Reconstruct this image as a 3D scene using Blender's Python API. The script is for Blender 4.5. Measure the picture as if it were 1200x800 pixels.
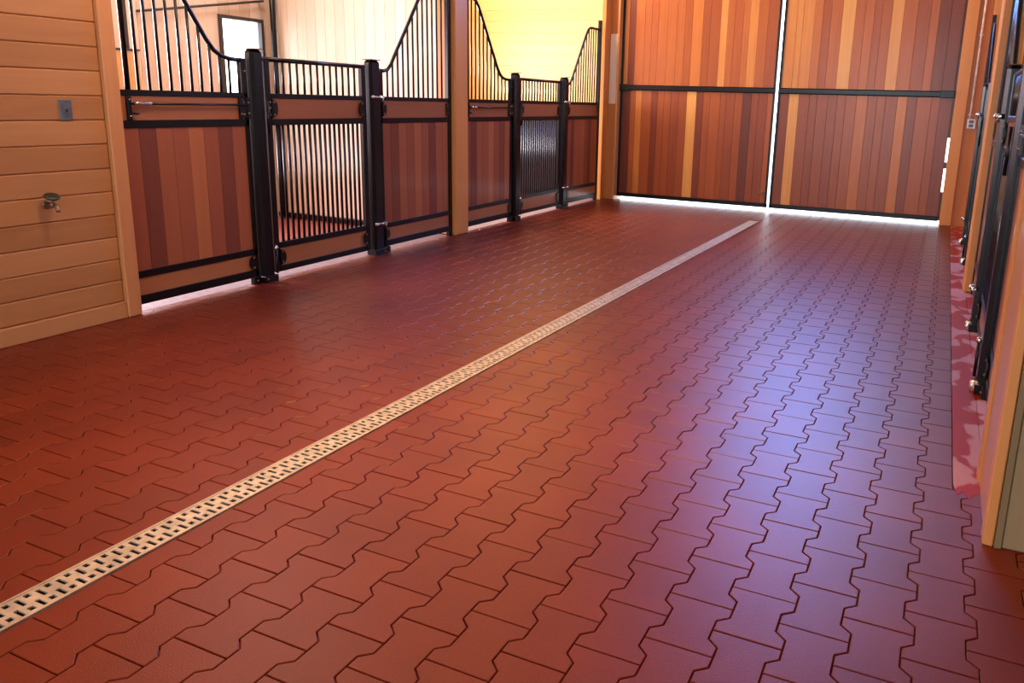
import bpy, bmesh, math, random
from mathutils import Vector, Matrix

for o in list(bpy.data.objects):
    bpy.data.objects.remove(o)
C = bpy.context.scene.collection
SC = bpy.context.scene
R = random.Random(7)

# ------------------------------------------------------------------ camera
FPX, YAW, PITCH, ROLL, PX, PY, CAMZ = 930.09, -0.4162796, 0.2310576, 0.0299195, 683.254, 337.708, 1.42
cy, sy, cp, sp, cr, sr = math.cos(YAW), math.sin(YAW), math.cos(PITCH), math.sin(PITCH), math.cos(ROLL), math.sin(ROLL)
fwd = Vector((sy*cp, cy*cp, -sp)); rgt = Vector((cy, -sy, 0)); up = rgt.cross(fwd)
r2 = rgt*cr + up*sr; u2 = up*cr - rgt*sr
cam = bpy.data.objects.new('camera', bpy.data.cameras.new('camera')); C.objects.link(cam)
cam.matrix_world = Matrix(((r2.x, u2.x, -fwd.x, 0), (r2.y, u2.y, -fwd.y, 0), (r2.z, u2.z, -fwd.z, CAMZ), (0, 0, 0, 1)))
cam.data.sensor_width = 36; cam.data.lens = FPX*36/1200
cam.data.shift_x = (600-PX)/1200; cam.data.shift_y = (PY-400)/1200
cam.data.clip_start = 0.02
SC.camera = cam

def project(p):
    d = Vector(p) - Vector((0, 0, CAMZ))
    z = d.dot(fwd)
    if z < 0.05: return None
    return (PX + FPX*d.dot(r2)/z, PY - FPX*d.dot(u2)/z)

# ------------------------------------------------------------------ world, lights, exposure
w = bpy.data.worlds.new('sky'); SC.world = w; w.use_nodes = True
w.node_tree.nodes['Background'].inputs[0].default_value = (0.80, 0.90, 1.0, 1)
w.node_tree.nodes['Background'].inputs[1].default_value = 16.0
SC.view_settings.view_transform = 'Standard'; SC.view_settings.look = 'None'
SC.view_settings.gamma = 1; SC.view_settings.use_curve_mapping = False
SC.view_settings.exposure = -1.0

def sun(name, d, power, col, ang=1.0):
    l = bpy.data.lights.new(name, 'SUN'); l.energy = power; l.color = col; l.angle = math.radians(ang)
    o = bpy.data.objects.new(name, l); C.objects.link(o)
    o.rotation_euler = Vector(d).to_track_quat('-Z', 'Y').to_euler()
def area(name, loc, d, sx, sy_, power, col, spread=180):
    l = bpy.data.lights.new(name, 'AREA'); l.shape = 'RECTANGLE'; l.size = sx; l.size_y = sy_
    l.energy = power; l.color = col; l.spread = math.radians(spread)
    o = bpy.data.objects.new(name, l); C.objects.link(o); o.location = loc
    o.rotation_euler = Vector(d).to_track_quat('-Z', 'Y').to_euler()

area('gable_window_daylight', (-1.6, 11.46, 3.85), (0.0, -1, -0.40), 1.7, 0.75, 700, (0.11, 0.31, 1.0))
area('rear_fill', (-2.2, -4.6, 2.4), (0, 1, -0.25), 3.6, 3.0, 22, (1.0, 0.88, 0.80))  # unseen soft fill added behind the camera for the stall fronts
area('aisle_lamp', (-1.95, 2.4, 4.9), (0.0, 0.05, -1), 0.5, 1.4, 86, (1.0, 0.54, 0.13), 62)
area('aisle_lamp', (-2.9, 3.4, 4.9), (-1, 0.0, -0.72), 0.5, 2.2, 120, (1.0, 0.72, 0.54), 80)
area('aisle_lamp', (-2.2, 8.6, 4.9), (0, 0.9, -1), 1.6, 0.5, 20, (1.0, 0.72, 0.48), 110)
area('stall_lamp', (-5.9, 5.3, 4.6), (0, 0.3, -1), 0.8, 0.8, 160, (1.0, 0.84, 0.74))
area('stall_lamp', (-5.9, 9.1, 4.6), (0, 0.3, -1), 0.8, 0.8, 400, (1.0, 0.72, 0.42))
area('stall_window_daylight', (-7.30, 4.5, 1.6), (1, 0.3, -0.1), 1.1, 1.2, 640, (1.0, 0.84, 0.95))
area('stall_window_daylight', (-7.30, 8.7, 1.6), (1, 0.3, 0.1), 1.1, 1.2, 650, (0.96, 0.92, 1.0))
area('stall_window_daylight', (3.0, 5.2, 1.7), (-1, 0, -0.1), 1.1, 1.2, 90, (0.80, 0.88, 1.0))
area('stall_window_daylight', (3.0, 8.9, 1.7), (-1, 0, -0.1), 1.1, 1.2, 90, (0.80, 0.88, 1.0))

# ------------------------------------------------------------------ materials
def lin(c):
    return tuple(((v/255)/12.92 if v/255 <= .04045 else ((v/255+.055)/1.055)**2.4) for v in c) + (1,)

def nodes(name):
    m = bpy.data.materials.new(name); m.use_nodes = True
    nt = m.node_tree; b = nt.nodes['Principled BSDF']
    return m, nt, b
def tone_socket(nt):
    a = nt.nodes.new('ShaderNodeAttribute'); a.attribute_type = 'OBJECT'; a.attribute_name = 'tone'
    g = nt.nodes.new('ShaderNodeAttribute'); g.attribute_type = 'GEOMETRY'; g.attribute_name = 'tone'
    s = nt.nodes.new('ShaderNodeMath'); s.operation = 'ADD'
    nt.links.new(a.outputs['Fac'], s.inputs[0]); nt.links.new(g.outputs['Fac'], s.inputs[1])
    return s.outputs[0]
def mapped(nt, scale):
    g = nt.nodes.new('ShaderNodeNewGeometry'); mp = nt.nodes.new('ShaderNodeMapping')
    mp.inputs['Scale'].default_value = scale
    nt.links.new(g.outputs['Position'], mp.inputs['Vector'])
    return mp.outputs[0]
def ramp(nt, cols, pos=None):
    r = nt.nodes.new('ShaderNodeValToRGB'); e = r.color_ramp.elements
    pos = pos or [i/(len(cols)-1) for i in range(len(cols))]
    e[0].position = pos[0]; e[0].color = lin(cols[0]); e[1].position = pos[-1]; e[1].color = lin(cols[-1])
    for p, c in zip(pos[1:-1], cols[1:-1]):
        n = e.new(p); n.color = lin(c)
    return r

def wood(name, cols, axis, rough=0.4, grain=0.22, coat=0.0, stretch=1.3, fine=26):
    """tone picks a colour for each board; grain runs along axis (0,1,2)."""
    m, nt, b = nodes(name)
    sc = [fine]*3; sc[axis] = stretch
    t = tone_socket(nt)
    n = nt.nodes.new('ShaderNodeTexNoise'); n.noise_dimensions = '4D'
    n.inputs['Scale'].default_value = 1.0; n.inputs['Detail'].default_value = 5; n.inputs['Roughness'].default_value = 0.6
    n.inputs['Distortion'].default_value = 0.6
    nt.links.new(mapped(nt, sc), n.inputs['Vector'])
    k = nt.nodes.new('ShaderNodeMath'); k.operation = 'MULTIPLY'; k.inputs[1].default_value = 37.0
    nt.links.new(t, k.inputs[0]); nt.links.new(k.outputs[0], n.inputs['W'])
    a = nt.nodes.new('ShaderNodeMath'); a.operation = 'MULTIPLY_ADD'; a.inputs[1].default_value = grain*2; a.inputs[2].default_value = -grain
    nt.links.new(n.outputs['Fac'], a.inputs[0])
    s = nt.nodes.new('ShaderNodeMath'); s.operation = 'ADD'
    nt.links.new(a.outputs[0], s.inputs[0]); nt.links.new(t, s.inputs[1])
    r = ramp(nt, cols); nt.links.new(s.outputs[0], r.inputs[0]); nt.links.new(r.outputs[0], b.inputs['Base Color'])
    b.inputs['Roughness'].default_value = rough
    b.inputs['Coat Weight'].default_value = coat; b.inputs['Coat Roughness'].default_value = 0.15
    bp = nt.nodes.new('ShaderNodeBump'); bp.inputs['Strength'].default_value = 0.12; bp.inputs['Distance'].default_value = 0.002
    nt.links.new(n.outputs['Fac'], bp.inputs['Height']); nt.links.new(bp.outputs[0], b.inputs['Normal'])
    return m
def plain(name, col, rough=0.5, metal=0.0, coat=0.0, emit=None):
    m, nt, b = nodes(name)
    n = nt.nodes.new('ShaderNodeTexNoise'); n.inputs['Scale'].default_value = 18; n.inputs['Detail'].default_value = 3
    nt.links.new(mapped(nt, (1, 1, 1)), n.inputs['Vector'])
    r = ramp(nt, [tuple(v*0.88 for v in col), tuple(min(255, v*1.08) for v in col)], [0.3, 0.7])
    nt.links.new(n.outputs['Fac'], r.inputs[0]); nt.links.new(r.outputs[0], b.inputs['Base Color'])
    b.inputs['Roughness'].default_value = rough; b.inputs['Metallic'].default_value = metal
    b.inputs['Coat Weight'].default_value = coat; b.inputs['Coat Roughness'].default_value = 0.1
    return m

M = {}
M['doorwood'] = wood('door_wood', [(84, 32, 18), (134, 58, 24), (172, 88, 36), (200, 120, 54), (228, 168, 92)], 2, 0.36, 0.13, 0.08)
M['stallwood'] = wood('stall_wood', [(84, 48, 44), (120, 62, 44), (148, 80, 54), (172, 100, 62), (196, 132, 86)], 2, 0.38, 0.10, 0.25)
M['headwood'] = wood('header_wood', [(122, 68, 44), (150, 90, 58), (172, 108, 68)], 1, 0.35, 0.2, 0.3)
M['sidewood'] = wood('wall_plank_wood', [(152, 98, 54), (186, 128, 80), (202, 146, 96)], 1, 0.42, 0.25, 0.15, 1.6, 14)
M['trimwood'] = wood('trim_wood', [(168, 108, 62), (196, 132, 82), (214, 156, 104)], 2, 0.4, 0.25, 0.1)
M['postwood'] = wood('post_wood', [(184, 112, 56), (208, 134, 72), (222, 152, 90)], 2, 0.4, 0.25, 0.1)
for _k in ('postwood', 'trimwood', 'sidewood', 'stallwood', 'headwood'): M[_k].node_tree.nodes['Principled BSDF'].inputs['Specular IOR Level'].default_value = 0.25
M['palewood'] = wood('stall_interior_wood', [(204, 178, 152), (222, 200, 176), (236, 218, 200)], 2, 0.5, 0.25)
M['palewoodh'] = wood('stall_interior_wood_flat', [(206, 160, 100), (222, 180, 120), (232, 196, 140)], 0, 0.5, 0.25)
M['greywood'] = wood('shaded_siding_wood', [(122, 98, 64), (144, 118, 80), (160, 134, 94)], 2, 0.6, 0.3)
M['black'] = plain('black_powder_coat', (8, 8, 12), 0.30, 0.0, 0.0)
M['black'].node_tree.nodes['Principled BSDF'].inputs['Specular IOR Level'].default_value = 0.35
M['brass'] = plain('brass', (150, 124, 78), 0.35, 0.8)
M['steel'] = plain('bolt_steel', (205, 200, 195), 0.25, 0.9)
M['grate'] = plain('galvanized_grate', (196, 182, 172), 0.42, 0.35)
M['channel'] = plain('channel_dark', (22, 20, 22), 0.7)
M['concrete'] = plain('threshold_concrete', (128, 112, 118), 0.6)
M['outground'] = plain('outside_concrete', (225, 224, 220), 0.8)
M['rubber'] = plain('stall_rubber_floor', (150, 74, 62), 0.6)
M['subfloor'] = plain('joint_bed', (92, 32, 22), 0.8)
M['plate'] = plain('grey_plate', (92, 96, 104), 0.45, 0.3)
M['mat'] = plain('dark_lower_wall', (44, 42, 56), 0.6)
M['dark'] = plain('dark_plastic', (20, 20, 24), 0.5)
M['white'] = plain('painted_conduit', (232, 214, 200), 0.35)
M['box'] = plain('outlet_box_grey', (206, 204, 208), 0.4, 0.2)
M['valvegreen'] = plain('valve_handle', (62, 66, 50), 0.3, 0.4)
M['valvebrass'] = plain('valve_brass', (150, 118, 92), 0.3, 0.8)
M['ceiling'] = plain('ceiling_paint', (190, 160, 130), 0.8)
M['frame'] = plain('window_frame_dark', (58, 52, 50), 0.5)

def paver_mat():
    m, nt, b = nodes('paver_rubber')
    t = tone_socket(nt)
    n = nt.nodes.new('ShaderNodeTexNoise'); n.inputs['Scale'].default_value = 240; n.inputs['Detail'].default_value = 2
    n2 = nt.nodes.new('ShaderNodeTexNoise'); n2.inputs['Scale'].default_value = 2.2; n2.inputs['Detail'].default_value = 3
    v = mapped(nt, (1, 1, 1)); nt.links.new(v, n.inputs['Vector']); nt.links.new(v, n2.inputs['Vector'])
    a = nt.nodes.new('ShaderNodeMath'); a.operation = 'MULTIPLY_ADD'; a.inputs[1].default_value = 0.8
    nt.links.new(n.outputs['Fac'], a.inputs[0]); nt.links.new(t, a.inputs[2])
    a2 = nt.nodes.new('ShaderNodeMath'); a2.operation = 'MULTIPLY_ADD'; a2.inputs[1].default_value = 0.5
    nt.links.new(n2.outputs['Fac'], a2.inputs[0]); nt.links.new(a.outputs[0], a2.inputs[2])
    r = ramp(nt, [(84, 23, 8), (108, 34, 12), (128, 46, 17)], [0.35, 0.7, 1.0])
    nt.links.new(a2.outputs[0], r.inputs[0]); nt.links.new(r.outputs[0], b.inputs['Base Color'])
    b.inputs['Roughness'].default_value = 0.37
    b.inputs['Specular IOR Level'].default_value = 0.38
    bp = nt.nodes.new('ShaderNodeBump'); bp.inputs['Strength'].default_value = 0.6; bp.inputs['Distance'].default_value = 0.001
    nt.links.new(n.outputs['Fac'], bp.inputs['Height']); nt.links.new(bp.outputs[0], b.inputs['Normal'])
    return m
M['paver'] = paver_mat()

def stained_mat():
    m, nt, b = nodes('stained_red_concrete')
    n = nt.nodes.new('ShaderNodeTexNoise'); n.inputs['Scale'].default_value = 1.0; n.inputs['Detail'].default_value = 2.5
    n.inputs['Distortion'].default_value = 0.4
    nt.links.new(mapped(nt, (6, 3.4, 1)), n.inputs['Vector'])
    r = ramp(nt, [(150, 38, 18), (160, 46, 24), (186, 126, 126), (196, 142, 144)], [0.0, 0.47, 0.51, 1.0])
    nt.links.new(n.outputs['Fac'], r.inputs[0]); nt.links.new(r.outputs[0], b.inputs['Base Color'])
    b.inputs['Roughness'].default_value = 0.45; b.inputs['Specular IOR Level'].default_value = 0.15
    return m
M['stained'] = stained_mat()

# ------------------------------------------------------------------ helpers
def box(bm, x0, x1, y0, y1, z0, z1, bev=0.0, seg=1):
    vs = [bm.verts.new((x, y, z)) for x in (x0, x1) for y in (y0, y1) for z in (z0, z1)]
    fs = [bm.faces.new([vs[i] for i in q]) for q in ((0, 1, 3, 2), (4, 6, 7, 5), (0, 4, 5, 1), (2, 3, 7, 6), (0, 2, 6, 4), (1, 5, 7, 3))]
    if x1 < x0: x0, x1 = x1, x0
    bmesh.ops.recalc_face_normals(bm, faces=fs)
    if bev > 0:
        es = list({e for f in fs for e in f.edges})
        bmesh.ops.bevel(bm, geom=es, offset=bev, segments=seg, profile=0.5, affect='EDGES')
def tube(bm, pts, r, n=8, cap=True):
    pts = [Vector(p) for p in pts]; rings = []
    for i, p in enumerate(pts):
        a = pts[max(i-1, 0)]; b_ = pts[min(i+1, len(pts)-1)]
        d = (b_-a).normalized()
        u = d.cross(Vector((0, 0, 1)) if abs(d.z) < 0.9 else Vector((1, 0, 0))).normalized(); v = d.cross(u)
        rr = r[i] if isinstance(r, (list, tuple)) else r
        rings.append([bm.verts.new(p + (u*math.cos(2*math.pi*k/n) + v*math.sin(2*math.pi*k/n))*rr) for k in range(n)])
    for a, b_ in zip(rings, rings[1:]):
        for k in range(n):
            f = bm.faces.new((a[k], a[(k+1) % n], b_[(k+1) % n], b_[k])); f.smooth = True
    if cap:
        bm.faces.new(rings[0][::-1]); bm.faces.new(rings[-1])
def finish(name, bm, mat, parent=None, tone=None, loc=None, kind=None, recalc=True):
    if recalc: bmesh.ops.recalc_face_normals(bm, faces=bm.faces)
    me = bpy.data.meshes.new(name); bm.to_mesh(me); bm.free()
    me.materials.append(M[mat])
    return link(name, me, parent, tone, loc, kind)
def link(name, me, parent=None, tone=None, loc=None, kind=None):
    o = bpy.data.objects.new(name, me); C.objects.link(o)
    if parent: o.parent = parent
    if loc: o.location = loc
    if tone is not None: o['tone'] = float(tone)
    if kind: o['kind'] = kind
    return o
def obox(name, dims, mat, parent=None, tone=None, bev=0.0, kind=None):
    """box object; dims are given in the parent's local frame."""
    bm = bmesh.new(); box(bm, *dims, bev=bev)
    return finish(name, bm, mat, parent, tone, kind=kind, recalc=False)
def thing(name, label, cat, loc, group=None, kind=None):
    o = bpy.data.objects.new(name, None); C.objects.link(o); o.location = loc; o.empty_display_size = 0.1
    if label: o['label'] = label
    if cat: o['category'] = cat
    if group: o['group'] = group
    if kind: o['kind'] = kind
    return o
def struct(name, dims, mat, tone=0.5, bev=0.0):
    return obox(name, dims, mat, None, tone, bev, 'structure')

# ------------------------------------------------------------------ large structure
XL, XR = -4.63, 0.335          # planes of the stall fronts
XBL, XBR = -7.05, 2.75         # backs of the stalls
YD = 11.30                     # doors at the far end
ZC = 5.4
BAYS = ((3.37, 7.02), (7.27, 10.88))

ground = struct('ground', (-30, 26, 11.36, 45, -0.14, -0.02), 'outground')
struct('ground', (-30, -7.3, -12, 11.36, -0.14, -0.02), 'outground')
struct('ground', (3.0, 26, -12, 11.36, -0.14, -0.02), 'outground')
floor = struct('floor', (-4.662, 3.0, -5.0, 11.36, -0.14, -0.012), 'subfloor')
struct('floor', (-7.3, -4.95, 3.3, 11.36, -0.14, -0.012), 'rubber').name = 'floor_stalls'
struct('ceiling', (-7.3, 3.1, -5.2, 11.5, ZC, ZC+0.12), 'ceiling')
struct('trim_1', (-4.95, -4.662, 3.3, 11.3, -0.14, 0.0), 'concrete')       # pale threshold under the left stall fronts
struct('trim_2', (0.302, 0.42, 3.37, 11.2, -0.012, -0.001), 'stained')

# left plank wall
wl = struct('wall_left', (-4.80, -4.648, -5.0, 3.28, 0, ZC), 'sidewood')
zs = [0.105, .241, .375, .515, .655, .797, .938, 1.085, 1.226, 1.366, 1.508, 1.645, 1.785]
while zs[-1] < ZC-.2: zs.append(zs[-1]+.14)
for a, b_ in zip(zs, zs[1:]):
    obox('plank', (-4.648, -4.620, -4.98, 3.272, a+0.0006, b_-0.0006), 'sidewood', wl, R.uniform(.25, .75), 0.007)
struct('baseboard_left', (-4.648, -4.600, -4.98, 3.272, 0.0, 0.104), 'sidewood', 0.6, 0.004)
t = struct('trim_3', (-4.70, -4.588, 3.272, 3.366, 0, ZC), 'trimwood', 0.5, 0.006)
struct('trim_4', (-4.80, -4.585, 7.022, 7.268, 0, ZC), 'postwood', 0.6, 0.012)
struct('trim_5', (0.275, 0.46, 7.022, 7.268, 0, ZC), 'postwood', 0.6, 0.012)

# stall interior walls
def boards_x(parent, x0, x1, y0, y1, z0, z1, wd, mat, name='board'):
    """vertical boards standing side by side along X"""
    n = max(1, round((x1-x0)/wd)); s = (x1-x0)/n
    for i in range(n):
        obox(name, (x0+i*s+.001, x0+(i+1)*s-.001, y0, y1, z0, z1), mat, parent, R.uniform(.3, .7), 0.001)
def boards_y(parent, x0, x1, y0, y1, z0, z1, wd, mat, name='board'):
    n = max(1, round((y1-y0)/wd)); s = (y1-y0)/n
    for i in range(n):
        obox(name, (x0, x1, y0+i*s+.002, y0+(i+1)*s-.002, z0, z1), mat, parent, R.uniform(.2, .8), 0.003)

# divider between the two left stalls: vertical pale boards towards the camera
wd_ = struct('wall_stall_divider', (-7.05, -4.80, 7.075, 7.22, 0, ZC), 'palewood')
boards_x(wd_, -7.05, -4.80, 7.05, 7.075, 0.06, 3.6, 0.13, 'palewood')
obox('base_rail', (-7.05, -4.72, 7.025, 7.05, 0.0, 0.055), 'black', wd_, None, 0.004)
wn = struct('wall_stall_near', (-7.05, -4.80, 3.24, 3.33, 0, ZC), 'palewood')
we = struct('wall_stall_end', (-7.05, -4.66, 11.0, 11.12, 0, ZC), 'palewoodh')
for k in range(26):
    obox('board', (-7.05, -4.66, 10.975, 11.0, k*.16+.001, (k+1)*.16-.001), 'palewoodh', we, R.uniform(.4, .6), 0.001)
for k in range(3): obox('dark_sheet', (-7.0+k*.78, -7.0+(k+1)*.78-.004, 10.955, 10.974, .01, 1.2), 'mat', we, None, .004)  # dark sheets covering the lower part of the end wall
# back walls with window openings
def back_wall(name, xa, xb, y0, y1, wins, mat, face):
    root = thing(name, None, None, (0, 0, 0), kind='structure')
    ys = [y0]+[v for w_ in wins for v in w_[:2]]+[y1]
    segs = []
    for i in range(0, len(ys), 2): segs.append((ys[i], ys[i+1], 0, ZC))
    for w_ in wins: segs += [(w_[0], w_[1], 0, w_[2]), (w_[0], w_[1], w_[3], ZC)]
    for a, b_, z0, z1 in segs:
        n = max(1, round((b_-a)/.15)); s = (b_-a)/n
        for i in range(n):
            obox('board', (xa, xb, a+i*s, a+(i+1)*s-.003, z0, z1), mat, root, R.uniform(.2, .8), 0.002)
    return root
back_wall('wall_stall_back_left', -7.15, -7.06, 3.3, 11.36, [(4.0, 4.95, 0.95, 2.2), (6.37, 6.93, 1.0, 2.16), (8.15, 9.3, .95, 2.2)], 'palewood', 1)
def window(name, xc, y0, y1, z0, z1, bars=0):
    f = thing(name, None, None, (xc, (y0+y1)/2, z0), kind='structure')
    h = z1-z0; hw = (y1-y0)/2
    for nm, d in (('sill', (-.03, .045, -hw-.03, hw+.03, -.03, .0)), ('head', (-.03, .03, -hw-.02, hw+.02, h, h+.035)),
                  ('jamb', (-.03, .03, -hw-.02, -hw+.018, 0, h)), ('jamb', (-.03, .03, hw-.018, hw+.02, 0, h))):
        obox(nm, d, 'frame', f, None, .003)
    bm = bmesh.new()
    box(bm, -.004, .004, -hw+.018, hw-.018, 0, h)
    finish('pane', bm, 'glass', f)
    for k in range(bars):
        yy = -hw + 2*hw*(k+1)/(bars+1)
        obox('muntin', (-.012, .012, yy-.008, yy+.008, 0, h), 'frame', f)
def glass_mat():
    m, nt, b = nodes('window_glass')
    tr = nt.nodes.new('ShaderNodeBsdfTransparent'); gl = nt.nodes.new('ShaderNodeBsdfGlossy'); mx = nt.nodes.new('ShaderNodeMixShader')
    gl.inputs['Roughness'].default_value = 0.02; mx.inputs[0].default_value = 0.06
    nt.links.new(tr.outputs[0], mx.inputs[1]); nt.links.new(gl.outputs[0], mx.inputs[2])
    nt.links.new(mx.outputs[0], nt.nodes['Material Output'].inputs[0])
    return m
M['glass'] = glass_mat()
window('window_1', -7.06, 4.0, 4.95, 0.95, 2.2, 0)
window('window_2', -7.06, 6.37, 6.93, 1.0, 2.16, 0)
window('window_3', -7.06, 8.15, 9.3, 0.95, 2.2, 1)

# right stalls: outer wall, partitions
back_wall('wall_right', 2.78, 2.88, 3.3, 11.36, [(4.6, 5.7, 1.05, 2.3), (8.3, 9.4, 1.05, 2.3)], 'palewood', -1)
window('window_4', 2.83, 4.6, 5.7, 1.05, 2.3, 1)
window('window_5', 2.83, 8.3, 9.4, 1.05, 2.3, 1)
struct('wall_right_divider', (0.46, 2.78, 7.07, 7.22, 0, 2.6), 'stallwood')
struct('wall_right_end', (0.42, 2.78, 11.0, 11.12, 0, ZC), 'postwood')
struct('floor_right_stalls', (0.42, 2.78, 3.3, 11.0, -0.012, -0.002), 'rubber')
# near end of the right wall, seen end on and edge on
wr = struct('wall_right_near', (0.335, 2.9, 2.80, 3.30, 0, ZC), 'greywood')
for k in range(18):
    x0 = 0.335+k*.145
    obox('plank', (x0+.001, x0+.143, 2.782, 2.80, 0.0, ZC-.01), 'greywood', wr, R.uniform(.2, .8), 0.003)
struct('trim_6', (0.275, 0.335, 3.272, 3.366, 0, ZC), 'postwood', 0.4, 0.006)
struct('trim_7', (0.284, 0.335, 2.86, 3.268, 0, ZC), 'trimwood', 0.5, 0.004)
struct('trim_8', (0.276, 0.31, 2.775, 2.856, 0, ZC), 'postwood', 0.7, 0.004)
struct('trim_9', (0.312, 0.334, 2.770, 2.80, 0, ZC), 'greywood', 0.1, 0.002)
struct('wall_right_outer', (2.9, 3.0, -5.0, 2.8, 0, ZC), 'sidewood')
# wall behind the photographer, with the wide open entrance
struct('wall_front_left', (-4.8, -4.2, -5.1, -5.0, 0, ZC), 'sidewood')
struct('wall_front_right', (0.2, 3.0, -5.1, -5.0, 0, ZC), 'sidewood')
struct('wall_front_head', (-4.2, 0.2, -5.1, -5.0, 3.6, ZC), 'sidewood')

# far wall above the doors with a high window, and the jambs
wb = struct('wall_back', (-4.8, -2.5, 11.32, 11.45, 3.4, ZC), 'postwood')
obox('header', (-2.5, 0.9, 11.32, 11.45, 3.4, 3.46), 'postwood', wb, .5)
obox('header', (-2.5, 0.9, 11.32, 11.45, 4.52, ZC), 'postwood', wb, .5)
obox('header', (0.9, 2.9, 11.32, 11.45, 3.4, ZC), 'postwood', wb, .5)
gw = thing('window_6', None, None, (-0.8, 11.38, 3.46), kind='structure')
for d in ((-1.7, 1.7, -.05, .03, 0, .04), (-1.7, 1.7, -.05, .03, 1.02, 1.06), (-1.7, -1.66, -.05, .03, .04, 1.02), (1.66, 1.7, -.05, .03, .04, 1.02), (-.02, .02, -.05, .03, .04, 1.02)):
    obox('frame', d, 'frame', gw)
bm = bmesh.new(); box(bm, -1.66, 1.66, -.03, -.024, .04, 1.02); finish('pane', bm, 'glass', gw)

# left jamb at the far end: orange board face, upper patch of light built as a pale panel
struct('wall_corner_left', (-4.80, -4.455, 11.12, 11.36, 0, 3.4), 'postwood', 0.2)
struct('trim_10', (-4.66, -4.60, 10.935, 11.12, 0, ZC), 'postwood', 0.45, 0.003)
struct('trim_11', (-4.60, -4.585, 11.09, 11.118, 0, 3.4), 'postwood', 0.35)
struct('trim_12', (-4.583, -4.47, 11.095, 11.118, 1.40, 2.38), 'palewood', 0.9, 0.003)  # pale wood standing in for the light patch on the jamb
struct('trim_13', (-4.583, -4.47, 11.10, 11.118, 0.0, 1.395), 'postwood', 0.3, 0.003)
struct('trim_14', (-4.467, -4.44, 11.07, 11.36, 0, 3.4), 'trimwood', 0.8, 0.003)
# right jamb: orange pillar, recess wall, edge of the stall
struct('trim_15', (0.052, 0.190, 11.16, 11.36, 0, 3.4), 'postwood', 0.7, 0.005)
struct('wall_corner_right', (0.192, 0.42, 11.20, 11.36, 0, 3.4), 'postwood', 0.15)
struct('trim_16', (0.345, 0.42, 10.93, 11.20, 0, 3.4), 'postwood', 0.35, 0.004)

# ------------------------------------------------------------------ the paver floor
PITCH_X, PITCH_Y, X00, Y00 = 0.1612, 0.2255, -0.331, 2.155
def dogbone(g=0.0016):
    he, hm = 0.0806+0.0155, 0.0806-0.0155
    L2 = PITCH_Y/2
    right = [(he, -L2), (he, -L2+.042), (hm, -L2+.070), (hm, L2-.070), (he, L2-.042), (he, L2)]
    pts = right + [(-x, y) for x, y in right[::-1]]
    return inset(pts, g)
def inset(pts, g):
    out = []; n = len(pts)
    for i in range(n):
        p0, p1, p2 = (Vector(pts[i-1]), Vector(pts[i]), Vector(pts[(i+1) % n]))
        d1 = (p1-p0).normalized(); d2 = (p2-p1).normalized()
        n1 = Vector((-d1.y, d1.x)); n2 = Vector((-d2.y, d2.x))
        b_ = (n1+n2); L = max(.4, b_.length_squared/2)
        out.append(tuple(p1 + b_*(g/L)))
    return out
def clip(pts, ax, val, keep_less):
    out = []; n = len(pts)
    ins = lambda p: (p[ax] <= val) if keep_less else (p[ax] >= val)
    for i in range(n):
        a, b_ = pts[i-1], pts[i]
        if ins(a) != ins(b_):
            t_ = (val-a[ax])/(b_[ax]-a[ax]); out.append((a[0]+(b_[0]-a[0])*t_, a[1]+(b_[1]-a[1])*t_))
        if ins(b_): out.append(b_)
    return out
def prism(bm, pts, z0=-0.012, z1=0.0, bev=0.0022):
    top = inset(pts, bev)
    rings = [[bm.verts.new((p[0], p[1], z)) for p in q] for q, z in ((pts, z0), (pts, z1-bev*.8), (top, z1))]
    n = len(pts); fs = []
    for a, b_ in zip(rings, rings[1:]):
        for k in range(n): fs.append(bm.faces.new((a[k], a[(k+1) % n], b_[(k+1) % n], b_[k])))
    fs.append(bm.faces.new(rings[-1]))
    return fs
BONE = dogbone()
bm = bmesh.new(); prism(bm, BONE); me_paver = bpy.data.meshes.new('paver'); bm.to_mesh(me_paver); bm.free(); me_paver.materials.append(M['paver'])

def drain_x(y): return -2.196 + 0.0112*(y-1.1)
def area2(pts):
    return abs(sum(pts[i-1][0]*pts[i][1]-pts[i][0]*pts[i-1][1] for i in range(len(pts))))/2
cells = []
for c in range(-28, 16):
    xc = X00 + c*PITCH_X
    for r in range(-8, 42):
        yc = Y00 + PITCH_Y*(r+0.5) + (PITCH_Y/2 if c % 2 else 0)
        if yc < 0.2 or yc > 11.36: continue
        if xc > 0.38 and yc > 2.86: continue
        pts = [(x+xc, y+yc) for x, y in BONE]
        whole = True; pieces = [pts]
        if min(p[0] for p in pts) < -4.66:
            pieces = [clip(q, 0, -4.66, False) for q in pieces]; whole = False
        if max(p[1] for p in pts) > 11.25:
            pieces = [clip(q, 1, 11.25, True) for q in pieces]; whole = False
        xs = 0.187
        if yc > 3.25 and max(p[0] for p in pts) > xs:
            pieces = [clip(q, 0, xs, True) for q in pieces]; whole = False
        elif 2.86 < yc <= 3.25 and max(p[0] for p in pts) > 0.30:
            pieces = [clip(q, 0, 0.30, True) for q in pieces]; whole = False
        dx = drain_x(yc)
        if yc < 10.2 and min(p[0] for p in pts) < dx+.068 and max(p[0] for p in pts) > dx-.068:
            new = []
            for q in pieces:
                new += [clip(q, 0, dx-.068, True), clip(q, 0, dx+.068, False)]
            pieces = new; whole = False
        for q in pieces:
            if len(q) > 2 and area2(q) > 2e-4:
                pr = [project((x, y, 0)) for x, y in q]
                a = 0
                if all(pr):
                    cx_ = sum(p[0] for p in pr)/len(pr); cy_ = sum(p[1] for p in pr)/len(pr)
                    if -20 < cx_ < 1220 and -20 < cy_ < 815: a = area2(pr)
                cells.append((a, whole, xc, yc, q))
cells.sort(key=lambda v: -v[0])
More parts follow.
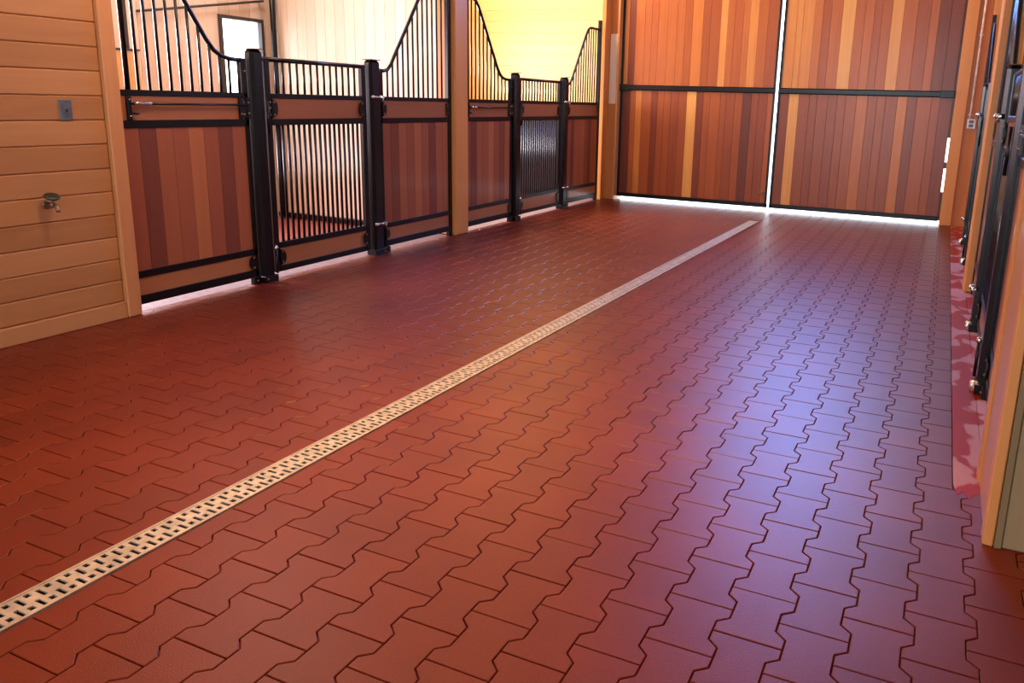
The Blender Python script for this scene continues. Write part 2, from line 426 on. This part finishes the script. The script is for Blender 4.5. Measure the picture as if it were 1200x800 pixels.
def dedupe(q):
    out = []
    for p in q:
        if not out or (abs(p[0]-out[-1][0])+abs(p[1]-out[-1][1])) > 1e-4: out.append(p)
    if len(out) > 2 and abs(out[0][0]-out[-1][0])+abs(out[0][1]-out[-1][1]) < 1e-4: out.pop()
    return out
rest = bmesh.new(); lay = rest.faces.layers.float.new('tone_f'); tones = []
for i, (a, whole, xc, yc, q) in enumerate(cells):
    tn = R.uniform(0.0, 0.12)
    if i < 300 and a > 0:
        if whole: link('paver', me_paver, floor, tn, (xc, yc, R.uniform(-.0006, .0006)))
        else:
            bm = bmesh.new(); ql = dedupe([(x-xc, y-yc) for x, y in q]); prism(bm, ql, bev=.002)
            finish('paver', bm, 'paver', floor, tn, (xc, yc, 0), recalc=False)
    else:
        q = dedupe(q)
        if len(q) < 3: continue
        fs = prism(rest, q, bev=.0022 if whole else .0018)
        tones += [(f, tn) for f in fs]
for f, tn in tones: f[lay] = tn
me = bpy.data.meshes.new('paver'); rest.to_mesh(me); rest.free(); me.materials.append(M['paver'])
src = [0.0]*len(me.polygons); me.attributes['tone_f'].data.foreach_get('value', src)
at = me.attributes.new('tone', 'FLOAT', 'FACE'); at.data.foreach_set('value', src)
link('paver', me, floor, None, None, 'stuff')

# stained strip of concrete beside the right stalls, ragged near end
bm = bmesh.new()
edge = [(0.19, 3.22), (0.205, 3.13), (0.225, 3.17), (0.245, 3.11), (0.265, 3.16), (0.30, 3.20)]
prism(bm, [(0.30, 11.2), (0.19, 11.2)] + edge, z1=0.0012, bev=.0012)
finish('trim_17', bm, 'stained', None, None, kind='structure')

# ------------------------------------------------------------------ trench drain
dr = thing('trench_drain', 'long pale metal slotted drain strip running down the red paver aisle', 'drain', (drain_x(0.4), 0.4, 0))
def dl(xo, y): return (drain_x(y)-drain_x(0.4)+xo, y-0.4)
bm = bmesh.new(); rows = []
W = 0.0625
y = 0.4; k = 0; P2 = 0.0288
lay_a = [(-.040, .003), (.022, .042)]     # long slot, round slot
lay_b = [(-.046, -.026), (.006, .048)]
zt = 0.0025
while y < 10.05:
    sl = lay_a if k % 2 == 0 else lay_b
    longi = 0 if k % 2 == 0 else 1
    xs_ = [-W+.008, sl[0][0], sl[0][1], sl[1][0], sl[1][1], W-.008]
    for j in range(5):
        hole = j in (1, 3); g0, g1 = y, y+P2
        def V(xo, yy, z=zt): return bm.verts.new((*dl(xo, yy), z))
        a, b_ = xs_[j], xs_[j+1]
        if hole:
            hh = .0065 if (j == 1) == (longi == 0) else .0085
            m0, m1 = y+P2/2-hh, y+P2/2+hh
            for (p, q) in ((g0, m0), (m1, g1)):
                bm.faces.new((V(a, p), V(b_, p), V(b_, q, zt), V(a, q, zt)))
            for (p0, p1) in (((a, m0), (b_, m0)), ((b_, m0), (b_, m1)), ((b_, m1), (a, m1)), ((a, m1), (a, m0))):
                bm.faces.new((V(*p0), V(*p1), V(*p1, zt-.006), V(*p0, zt-.006)))
        else:
            bm.faces.new((V(a, g0), V(b_, g0), V(b_, g1), V(a, g1)))
    y += P2; k += 1
yend = y
bmesh.ops.remove_doubles(bm, verts=bm.verts, dist=1e-5)
finish('grate', bm, 'grate', dr, recalc=False)
for s in (-1, 1):
    bm = bmesh.new(); a = dl(s*W, .4); b_ = dl(s*W, yend); c_ = dl(s*(W-.008), .4); d_ = dl(s*(W-.008), yend)
    vs = [bm.verts.new((*p, z)) for z in (-.012, .0045) for p in (a, b_, d_, c_)]
    for q in ((0, 1, 2, 3), (4, 5, 6, 7), (0, 1, 5, 4), (1, 2, 6, 5), (2, 3, 7, 6), (3, 0, 4, 7)): bm.faces.new([vs[i] for i in q])
    finish('edge_rail', bm, 'grate', dr)
bm = bmesh.new(); vs = [bm.verts.new((*dl(x, yy), -.009)) for x, yy in ((-W, .4), (W, .4), (W, yend), (-W, yend))]; bm.faces.new(vs)
finish('channel', bm, 'channel', dr, recalc=False)

# ------------------------------------------------------------------ stall fronts
class Front:
    """local frame at (X0, Y0, 0): d is depth, positive towards the aisle."""
    def __init__(s, side, root, y0):
        s.sg = 1 if side == 'left' else -1; s.root = root; s.y0 = y0
    def box(s, name, d0, d1, y0, y1, z0, z1, mat, tone=None, bev=0.0, parent=None):
        a, b_ = sorted((s.sg*d0, s.sg*d1))
        return obox(name, (a, b_, y0-s.y0, y1-s.y0, z0, z1), mat, parent or s.root, tone, bev)
    def tube(s, name, pts, r, mat, n=8, parent=None):
        bm = bmesh.new(); tube(bm, [(s.sg*d, y-s.y0, z) for d, y, z in pts], r, n)
        return finish(name, bm, mat, parent or s.root)
    def bar(s, y, z0, z1, r=.0095):
        return s.tube('bar', [(-.02, y, z0), (-.02, y, z1)], r, 'black', 8)
    def bolt(s, d, y, z, parent, mat='brass', r=.008):
        return s.tube('bolt', [(d, y, z), (d+.004, y, z), (d+.007, y, z)], [r, r, r*.55], mat, 8, parent)
    def plate(s, y, z, h, dirn, parent=None, bolts=2):
        """dark plate whose free end bulges out in a half round towards dirn"""
        bm = bmesh.new(); n = 10; pts = [(0, -h/2), (0, h/2)]
        pts += [(dirn*(.030+.030*math.cos(t_)), h/2*.8*math.sin(t_)) for t_ in [math.pi/2-math.pi*i/n for i in range(n+1)]]
        f0 = [bm.verts.new((s.sg*.002, y-s.y0+p, z+q)) for p, q in pts]
        f1 = [bm.verts.new((s.sg*.009, y-s.y0+p, z+q)) for p, q in pts]
        bm.faces.new(f0); bm.faces.new(f1)
        for i in range(len(pts)): bm.faces.new((f0[i-1], f0[i], f1[i], f1[i-1]))
        pl = finish('corner_plate', bm, 'black', s.root)
        for q in ((-1, 1) if bolts == 2 else (0,)):
            s.bolt(.009, y+dirn*.022, z+q*h*.32, pl)
        return pl

def interp(pts, y):
    for (a, za), (b_, zb) in zip(pts, pts[1:]):
        if a <= y <= b_: return za+(zb-za)*(y-a)/(b_-a)
    return pts[0][1] if y < pts[0][0] else pts[-1][1]

SIDE = {'left': XL, 'right': XR}
def at(side, y): return (SIDE[side], y, 0)

def wood_infill(F, y0, y1, rightwards=True, n=8):
    F.box('header_board', -.03, -.008, y0, y1, 1.222, 1.378, 'headwood', R.uniform(.3, .7), .002)
    F.box('kick_board', -.03, -.008, y0, y1, .108, .226, 'headwood', R.uniform(.6, .9), .002)
    s = (y1-y0)/n
    for i in range(n):
        F.box('plank', -.03, -.010, y0+i*s+.001, y0+(i+1)*s-.001, .268, 1.18, 'stallwood', TON[i % len(TON)] + R.uniform(-.06, .06), .0015)
def frame_rails(F, y0, y1):
    for nm, z0, z1 in (('top_rail', 1.374, 1.410), ('header_rail', 1.176, 1.224), ('middle_rail', .224, .272), ('bottom_rail', .052, .112)):
        F.box(nm, -.042, .0, y0, y1, z0, z1, 'black', None, .004)

TON = [.45, .22, .62, .55, .75, .5, .28, .58, .66]
def panel_near(side, s0, label, group):
    """fixed panel between the bay's near end s0 and its first post"""
    F = Front(side, thing('stall_barrier', label, 'stall barrier', at(side, s0), group), s0)
    y0, y1 = s0+.004, s0+1.018
    wood_infill(F, y0+.004, y1-.035); frame_rails(F, y0, y1)
    F.box('stile', -.042, .0, y1-.04, y1, .052, 1.64, 'black', None, .004)
    yoke = [(.09, 2.36), (.10, 2.41), (.13, 2.425), (.20, 2.425), (.25, 2.415), (.30, 2.37), (.35, 2.30), (.56, 1.975), (.70, 1.76), (.76, 1.69), (.82, 1.655), (.90, 1.638), (1.018, 1.635)]
    yoke = [(s0+a, z) for a, z in yoke]
    F.tube('yoke_rail', [(-.02, s0+.09, 1.40)] + [(-.02, a, z) for a, z in yoke], .016, 'black', 10)
    for k in range(11):
        yb = s0+.165+.0795*k
        if yb < y1-.05: F.bar(yb, 1.40, interp(yoke, yb)-.005)
    # drop bolt rod across the header board
    br = F.box('latch_bracket', -.008, .012, s0+.055, s0+.085, 1.225, 1.372, 'black', None, .004)
    F.bolt(.012, s0+.07, 1.35, br, 'steel', .006); F.bolt(.012, s0+.07, 1.25, br, 'steel', .006)
    F.tube('latch_handle', [(.01, s0+.085, 1.268), (.018, s0+.10, 1.265), (.022, s0+.118, 1.265)], [.009, .007, .009], 'black')
    F.tube('latch_rod', [(.014, s0+.07, 1.325), (.014, s0+.985, 1.325)], .0075, 'black')
    F.tube('rod_collar', [(.014, s0+.10, 1.326), (.014, s0+.125, 1.328), (.014, s0+.15, 1.326), (.014, s0+.20, 1.328), (.014, s0+.225, 1.328)], [.009, .014, .010, .014, .009], 'steel')
    pl = F.box('latch_guide', -.008, .01, s0+.925, s0+.955, 1.226, 1.372, 'black', None, .004)
    F.bolt(.01, s0+.94, 1.325, pl, 'steel'); F.bolt(.01, s0+.94, 1.26, pl, 'brass')
    F.plate(s0+.985, 1.30, .13, -1)
    F.plate(s0+.985, .17, .12, -1)
    sp_ = F.box('side_plate', -.02, .012, s0+.99, s0+1.022, 1.225, 1.375, 'black', None, .003)
    for z in (1.34, 1.265): F.bolt(.012, s0+1.004, z, sp_)
    F.bolt(.0, s0+.998, 1.56, sp_)
    fp = F.box('foot_tab', -.03, .012, s0+.955, s0+1.022, .0, .06, 'black', None, .003)
    F.bolt(.012, s0+.985, .027, fp)
    return F
def panel_far(side, s0, e, label, group):
    ya = s0+2.512
    F = Front(side, thing('stall_barrier', label, 'stall barrier', at(side, ya), group), ya)
    y0, y1 = ya, e-.004
    fp = F.box('foot_tab', -.03, .012, y0, y0+.08, .0, .05, 'black', None, .003)
    F.bolt(.012, y0+.055, .027, fp)
    wood_infill(F, y0+.03, y1-.03, n=9); frame_rails(F, y0, y1)
    F.box('stile', -.042, .0, y0, y0+.03, .052, 1.63, 'black', None, .003)
    F.box('stile', -.042, .002, y1-.055, y1, .0, 2.54, 'black', None, .004)
    yoke = [(-1.12, 1.637), (-1.06, 1.633), (-1.0, 1.645), (-.95, 1.69), (-.897, 1.768), (-.515, 2.295), (-.44, 2.38), (-.38, 2.41), (-.33, 2.415), (-.03, 2.415)]
    yoke = [(max(e+a, ya+.01), z) for a, z in yoke if e+a > ya-.08]
    F.tube('yoke_rail', [(-.02, a, z) for a, z in yoke], .016, 'black', 10)
    for k in range(13):
        yb = ya+.055+.0785*k
        if yb < y1-.06: F.bar(yb, 1.40, interp(yoke, yb)-.005)
    F.plate(y0+.02, 1.30, .13, 1); F.plate(y0+.02, .17, .12, 1)
    pf = F.box('end_plate', 0, .006, e-.10, e-.05, 1.24, 1.36, 'black', None, .002)
    F.bolt(.006, e-.08, 1.335, pf); F.bolt(.006, e-.08, 1.265, pf)
    F.tube('foot_stub', [(-.02, e-.02, .0), (-.02, e-.02, .052)], .012, 'black')
    return F
def gate(side, s0, label, group):
    y0, y1 = s0+1.185, s0+2.325
    F = Front(side, thing('stall_gate', label, 'gate', at(side, y0), group), y0)
    for a in (y0, y1-.052): F.box('stile', -.042, .0, a, a+.052, .052, 1.665, 'black', None, .005)
    F.tube('top_tube', [(-.02, y0, 1.655), (-.02, y1, 1.655)], .018, 'black', 10)
    for nm, z0, z1 in (('top_rail', 1.374, 1.410), ('header_rail', 1.176, 1.224), ('middle_rail', .236, .284), ('bottom_rail', .052, .100)):
        F.box(nm, -.042, .0, y0+.05, y1-.05, z0, z1, 'black', None, .004)
    F.box('header_board', -.03, -.008, y0+.05, y1-.05, 1.222, 1.378, 'headwood', .5, .002)
    F.box('kick_board', -.03, -.008, y0+.05, y1-.05, .098, .238, 'headwood', .75, .002)
    for k in range(13):
        F.bar(y0+.052+(k+1)*(y1-y0-.104)/14, 1.40, 1.65)
    for k in range(17):
        F.bar(y0+.052+(k+1)*(y1-y0-.104)/18, .28, 1.18, .0112)
    for z, h in ((1.30, .145), (.168, .125)):
        F.plate(y0+.045, z, h, 1); F.plate(y1-.045, z, h, -1)
    hp = F.box('hinge_plate', 0, .006, y0+.012, y0+.04, 1.25, 1.35, 'black', None, .002)
    for z in (1.345, 1.305, 1.255): F.bolt(.006, y0+.028, z, hp)
    return F
def post(side, y0, y1, label, group, second=False):
    yc = (y0+y1)/2
    F = Front(side, thing('gate_post', label, 'post', at(side, yc), group), yc)
    F.box('post_tube', -.055, .035, y0+.012, y1-.012, .0, 1.715, 'black', None, .022)
    F.box('post_cap', -.058, .038, y0+.010, y1-.010, 1.715, 1.723, 'brass', None, .004)
    fl = F.box('foot_plate', -.06, .045, y0+.002, y1-.002, .0, .05, 'black', None, .003)
    F.bolt(.045, y0+.03 if not second else y1-.03, .027, fl)
    if not second:
        F.tube('hinge_rod', [(.045, y1-.012, 1.12), (.045, y1-.012, 1.36)], .009, 'black')
        F.tube('hinge_rod', [(.045, y1-.012, .06), (.045, y1-.012, .25)], .009, 'black')
        F.tube('hinge_ball', [(.045, y1-.012, .245), (.045, y1-.012, .26), (.045, y1-.012, .28)], [.012, .016, .006], 'steel')
    else:
        for z in (1.405, .285):
            h = F.tube('latch_bolt', [(.045, y0+.01, z), (.045, y1-.01, z)], .010, 'steel')
            F.tube('knob', [(.045, y0+.0, z), (.045, y0+.01, z), (.045, y0+.03, z), (.045, y0+.04, z)], [.006, .017, .017, .009], 'steel', 10, h)
            F.tube('knob', [(.045, yc+.02, z-.004), (.055, yc+.02, z), (.072, yc+.02, z+.004)], [.016, .02, .010], 'steel', 10, h)
            F.tube('catch', [(.045, y1-.01, z+.01), (.045, y1-.005, z-.02), (.04, y1-.005, z-.04)], .008, 'steel', 8, h)
    if side == 'right':
        F.tube('foot_shoe', [(.035, yc-.03, .0), (.037, yc-.03, .02), (.038, yc-.03, .06), (.03, yc-.03, .075)], [.03, .032, .03, .02], 'steel', 12)
    return F

TXT = {('left', 0): 'nearest bay on the left', ('left', 1): 'far bay on the left, beyond the timber post',
       ('right', 0): 'near bay on the right wall', ('right', 1): 'far bay on the right wall'}
for side in ('left', 'right'):
    for b_, (s0, e) in enumerate(BAYS):
        T = TXT[(side, b_)]
        if side == 'left':
            la = ('reddish wood stall panel with long latch rod, beside the plank wall', 'wood stall panel with sloping yoke rail just past the timber post')[b_]
            lb = ('wood stall panel with rising barred yoke, right up against the timber post', 'furthest left wood stall panel, ending at the orange corner jamb')[b_]
            lg = ('black barred gate with pale light shining through its lower bars', 'black barred gate past the timber post, dark bars under orange header')[b_]
            p1 = ('tall black gate post with brass cap, left of the nearest barred gate', 'black gate post with brass cap, left of the farther barred gate')[b_]
            p2 = ('black latch post with chrome bolts, right of the nearest barred gate', 'black latch post with chrome bolts, right of the farther barred gate')[b_]
        else:
            la = ('right wall stall panel directly behind the near wooden wall end, edge on', 'right wall stall panel just beyond the right timber post, edge on')[b_]
            lb = ('right wall stall panel just before the right timber post, edge on', 'last right wall stall panel, beside the outlet box corner')[b_]
            lg = ('nearer black barred gate on the right wall, edge on, pale kick board', 'farther black barred gate on the right wall, edge on')[b_]
            p1 = ('nearest black post on the right wall, bright metal shoe at its foot', 'first black post beyond the right timber post, brass cap')[b_]
            p2 = ('black latch post with chrome knobs, in front of the right timber post', 'farthest black latch post on the right, beside the outlet box')[b_]
        panel_near(side, s0, la, 'stall front sections'); gate(side, s0, lg, 'stall gates'); panel_far(side, s0, e, lb, 'stall front sections')
        post(side, s0+1.025, s0+1.165, p1, 'gate posts'); post(side, s0+2.34, s0+2.50, p2, 'gate posts', True)

# inside the near left stall: corner pole, rail and ledge on the back wall
t = thing('corner_pole', 'dark round pole standing in the back corner of the nearest stall', 'pole', (-6.93, 6.985, 0))
bm = bmesh.new(); tube(bm, [(0, 0, 0), (0, 0, 3.4)], .032, 12); finish('pole', bm, 'black', t)
bm = bmesh.new(); tube(bm, [(0, 0, 0), (0, 0, .012)], .05, 12); finish('base_ring', bm, 'black', t)
t = thing('wall_rail', 'thin dark rail sloping up across the back wall of the nearest stall', 'rail', (-7.02, 5.40, 2.12))
bm = bmesh.new(); tube(bm, [(0, 0, 0), (0, 1.55, .27)], .012, 8); finish('rail', bm, 'frame', t)
for yy in (0.02, 1.5):
    bm = bmesh.new(); tube(bm, [(0, yy, .27*yy/1.55), (-.035, yy, .27*yy/1.55)], .010, 8); finish('bracket', bm, 'frame', t)
t = thing('wall_panel', 'yellow wooden panel with dark upright, behind bars at far left', 'panel', (-7.04, 5.24, 1.0))
obox('board', (-.018, .01, -.16, .14, 0, .755), 'palewoodh', t, .1, .003)
obox('ledge', (-.018, .02, -.17, .15, .757, .775), 'frame', t, None, .002)
obox('upright', (-.018, .015, .025, .05, .777, 1.8), 'frame', t, None, .002)

# ------------------------------------------------------------------ sliding doors at the far end
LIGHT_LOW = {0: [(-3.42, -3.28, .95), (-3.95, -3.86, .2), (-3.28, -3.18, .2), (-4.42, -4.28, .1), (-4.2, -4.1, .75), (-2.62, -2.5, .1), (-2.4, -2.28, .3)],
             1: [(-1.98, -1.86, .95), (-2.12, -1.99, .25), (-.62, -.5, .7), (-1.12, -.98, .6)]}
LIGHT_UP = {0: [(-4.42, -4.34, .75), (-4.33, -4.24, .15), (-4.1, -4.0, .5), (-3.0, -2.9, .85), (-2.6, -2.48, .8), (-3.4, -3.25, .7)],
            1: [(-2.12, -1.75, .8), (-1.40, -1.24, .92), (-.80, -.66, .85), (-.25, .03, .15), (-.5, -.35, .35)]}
def door_leaf(name, x0, x1, label, idx):
    rt = thing(name, label, 'door', ((x0+x1)/2, 11.20, 0))
    xo = (x0+x1)/2; zt = 3.3
    def B(nm, a, b_, y0, y1, z0, z1, mat, tone=None, bev=0.0, parent=None):
        return obox(nm, (a-xo, b_-xo, y0-11.20, y1-11.20, z0, z1), mat, parent or rt, tone, bev)
    B('stile', x0, x0+.03, 11.175, 11.235, .05, zt, 'black', None, .003)
    if idx == 0: B('stile', x1-.03, x1, 11.175, 11.235, .05, zt, 'black', None, .003)
    B('bottom_rail', x0, x1, 11.175, 11.235, .047, .105, 'black', None, .004)
    B('middle_rail', x0, x1, 11.155, 11.235, 1.60, 1.675, 'black', None, .012)
    B('top_rail', x0, x1, 11.175, 11.235, zt-.07, zt, 'black', None, .004)
    B('backing', x0+.03, x1-(.03 if idx == 0 else .004), 11.226, 11.234, .1, zt-.02, 'doorwood', .2)  # added sheet that closes light leaks between the planks
    for zone, z0, z1, ov in (('low', .105, 1.60, LIGHT_LOW[idx]), ('up', 1.675, zt-.07, LIGHT_UP[idx])):
        x = x0+.03; xe = x1-(.03 if idx == 0 else .004)
        ws = []; stops = sorted({xe} | {v for p, q, tv in ov for v in (p, q) if x+.05 < v < xe-.05})
        for st in stops:
            if st-x < .05: continue
            n = max(1, round((st-x)/.118)); cuts = [x+(st-x)*(i+(R.uniform(-.22, .22) if 0 < i < n else 0))/n for i in range(n+1)]
            ws += list(zip(cuts, cuts[1:])); x = st
        for a, b_ in ws:
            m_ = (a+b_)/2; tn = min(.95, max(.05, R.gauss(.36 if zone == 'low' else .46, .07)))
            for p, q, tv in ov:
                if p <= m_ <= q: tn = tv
            B('plank', a+.001, b_-.001, 11.19, 11.225, z0, z1, 'doorwood', tn, .002)
    return rt, B
rt, B = door_leaf('sliding_door', -4.436, -2.178, 'left sliding barn door of vertical redwood boards in black frame', 0)
B('handle', -2.29, -2.215, 11.165, 11.19, .245, .262, 'brass', None, .003)
h = B('rail_bracket', -4.445, -4.30, 11.145, 11.175, 1.592, 1.683, 'black', None, .006)
rt, B = door_leaf('sliding_door', -2.142, 0.030, 'right sliding barn door of vertical redwood boards in black frame', 1)
h = B('rail_bracket', -.13, .040, 11.145, 11.175, 1.594, 1.681, 'black', None, .006)
B('gap_block', .020, .052, 11.236, 11.25, 1.10, 3.3, 'doorwood', .1)  # added behind the door edge so daylight shows only in short slits
B('gap_block', .020, .052, 11.236, 11.25, .72, .80, 'doorwood', .1)
B('gap_block', .020, .052, 11.236, 11.25, .05, .42, 'doorwood', .1)

# ------------------------------------------------------------------ small things
t = thing('switch_plate', 'small grey rectangular switch plate on the left plank wall', 'switch plate', (-4.620, 3.035, 1.285))
obox('plate', (0, .007, -.037, .037, -.058, .058), 'plate', t, None, .003)
obox('insert', (.007, .010, -.014, .014, -.034, .034), 'plate', t, None, .002)
obox('toggle', (.010, .018, -.006, .006, -.010, .006), 'dark', t, None, .002)
for z in (-.046, .046):
    bm = bmesh.new(); tube(bm, [(.006, 0, z), (.0085, 0, z)], .003, 8); finish('screw', bm, 'steel', t)

t = thing('wall_faucet', 'small faucet with oval green handle sticking out of the plank wall', 'faucet', (-4.620, 2.865, .76))
def T(nm, pts, r, mat, n=12):
    bm = bmesh.new(); tube(bm, pts, r, n); return finish(nm, bm, mat, t)
T('flange', [(0, 0, 0), (.006, 0, 0), (.008, 0, 0)], [.026, .026, .018], 'valvebrass')
T('body', [(.006, 0, 0), (.03, 0, 0), (.055, 0, .003), (.07, 0, 0)], [.012, .012, .018, .013], 'valvebrass')
T('spout', [(.065, 0, 0), (.085, 0, -.006), (.095, 0, -.022), (.096, 0, -.036)], [.012, .012, .011, .012], 'valvebrass')
T('stem', [(.055, 0, .01), (.055, 0, .045)], .006, 'valvebrass')
bm = bmesh.new()
prev = None
for rr, z in ((.012, .040), (.030, .042), (.034, .048), (.030, .055), (.015, .053), (.006, .056)):
    ring = [bm.verts.new((.055+1.15*rr*math.cos(a*math.pi/12)*.9+(z-.05)*.43, 1.15*rr*math.sin(a*math.pi/12)*(1.1+.06*(a % 4 == 0)), z-1.15*rr*math.cos(a*math.pi/12)*.43)) for a in range(24)]
    if prev:
        for k in range(24): f = bm.faces.new((prev[k], prev[(k+1) % 24], ring[(k+1) % 24], ring[k])); f.smooth = True
    prev = ring
bm.faces.new(prev); finish('handle', bm, 'valvegreen', t)

t = thing('outlet_box', 'pale grey outlet box under a white conduit, beside the right door', 'outlet', (0.268, 11.20, 1.29))
obox('box', (-.045, .045, -.05, 0, -.055, .055), 'box', t, None, .006)
obox('cover', (-.048, .048, -.055, -.05, -.058, .058), 'box', t, None, .003)
for z in (-.024, .024):
    obox('receptacle', (-.026, .026, -.058, -.054, z-.017, z+.017), 'plate', t, None, .003)
t = thing('conduit', 'thin white conduit pipe running up the right jamb to the ceiling', 'pipe', (0.25, 11.17, 1.35))
bm = bmesh.new(); tube(bm, [(0, 0, 0), (0, 0, 3.9)], .014, 10); finish('pipe', bm, 'white', t)
for z in (.05, 1.0, 2.2):
    obox('strap', (-.025, .025, .0, .03, z-.01, z+.01), 'white', t, None, .002)
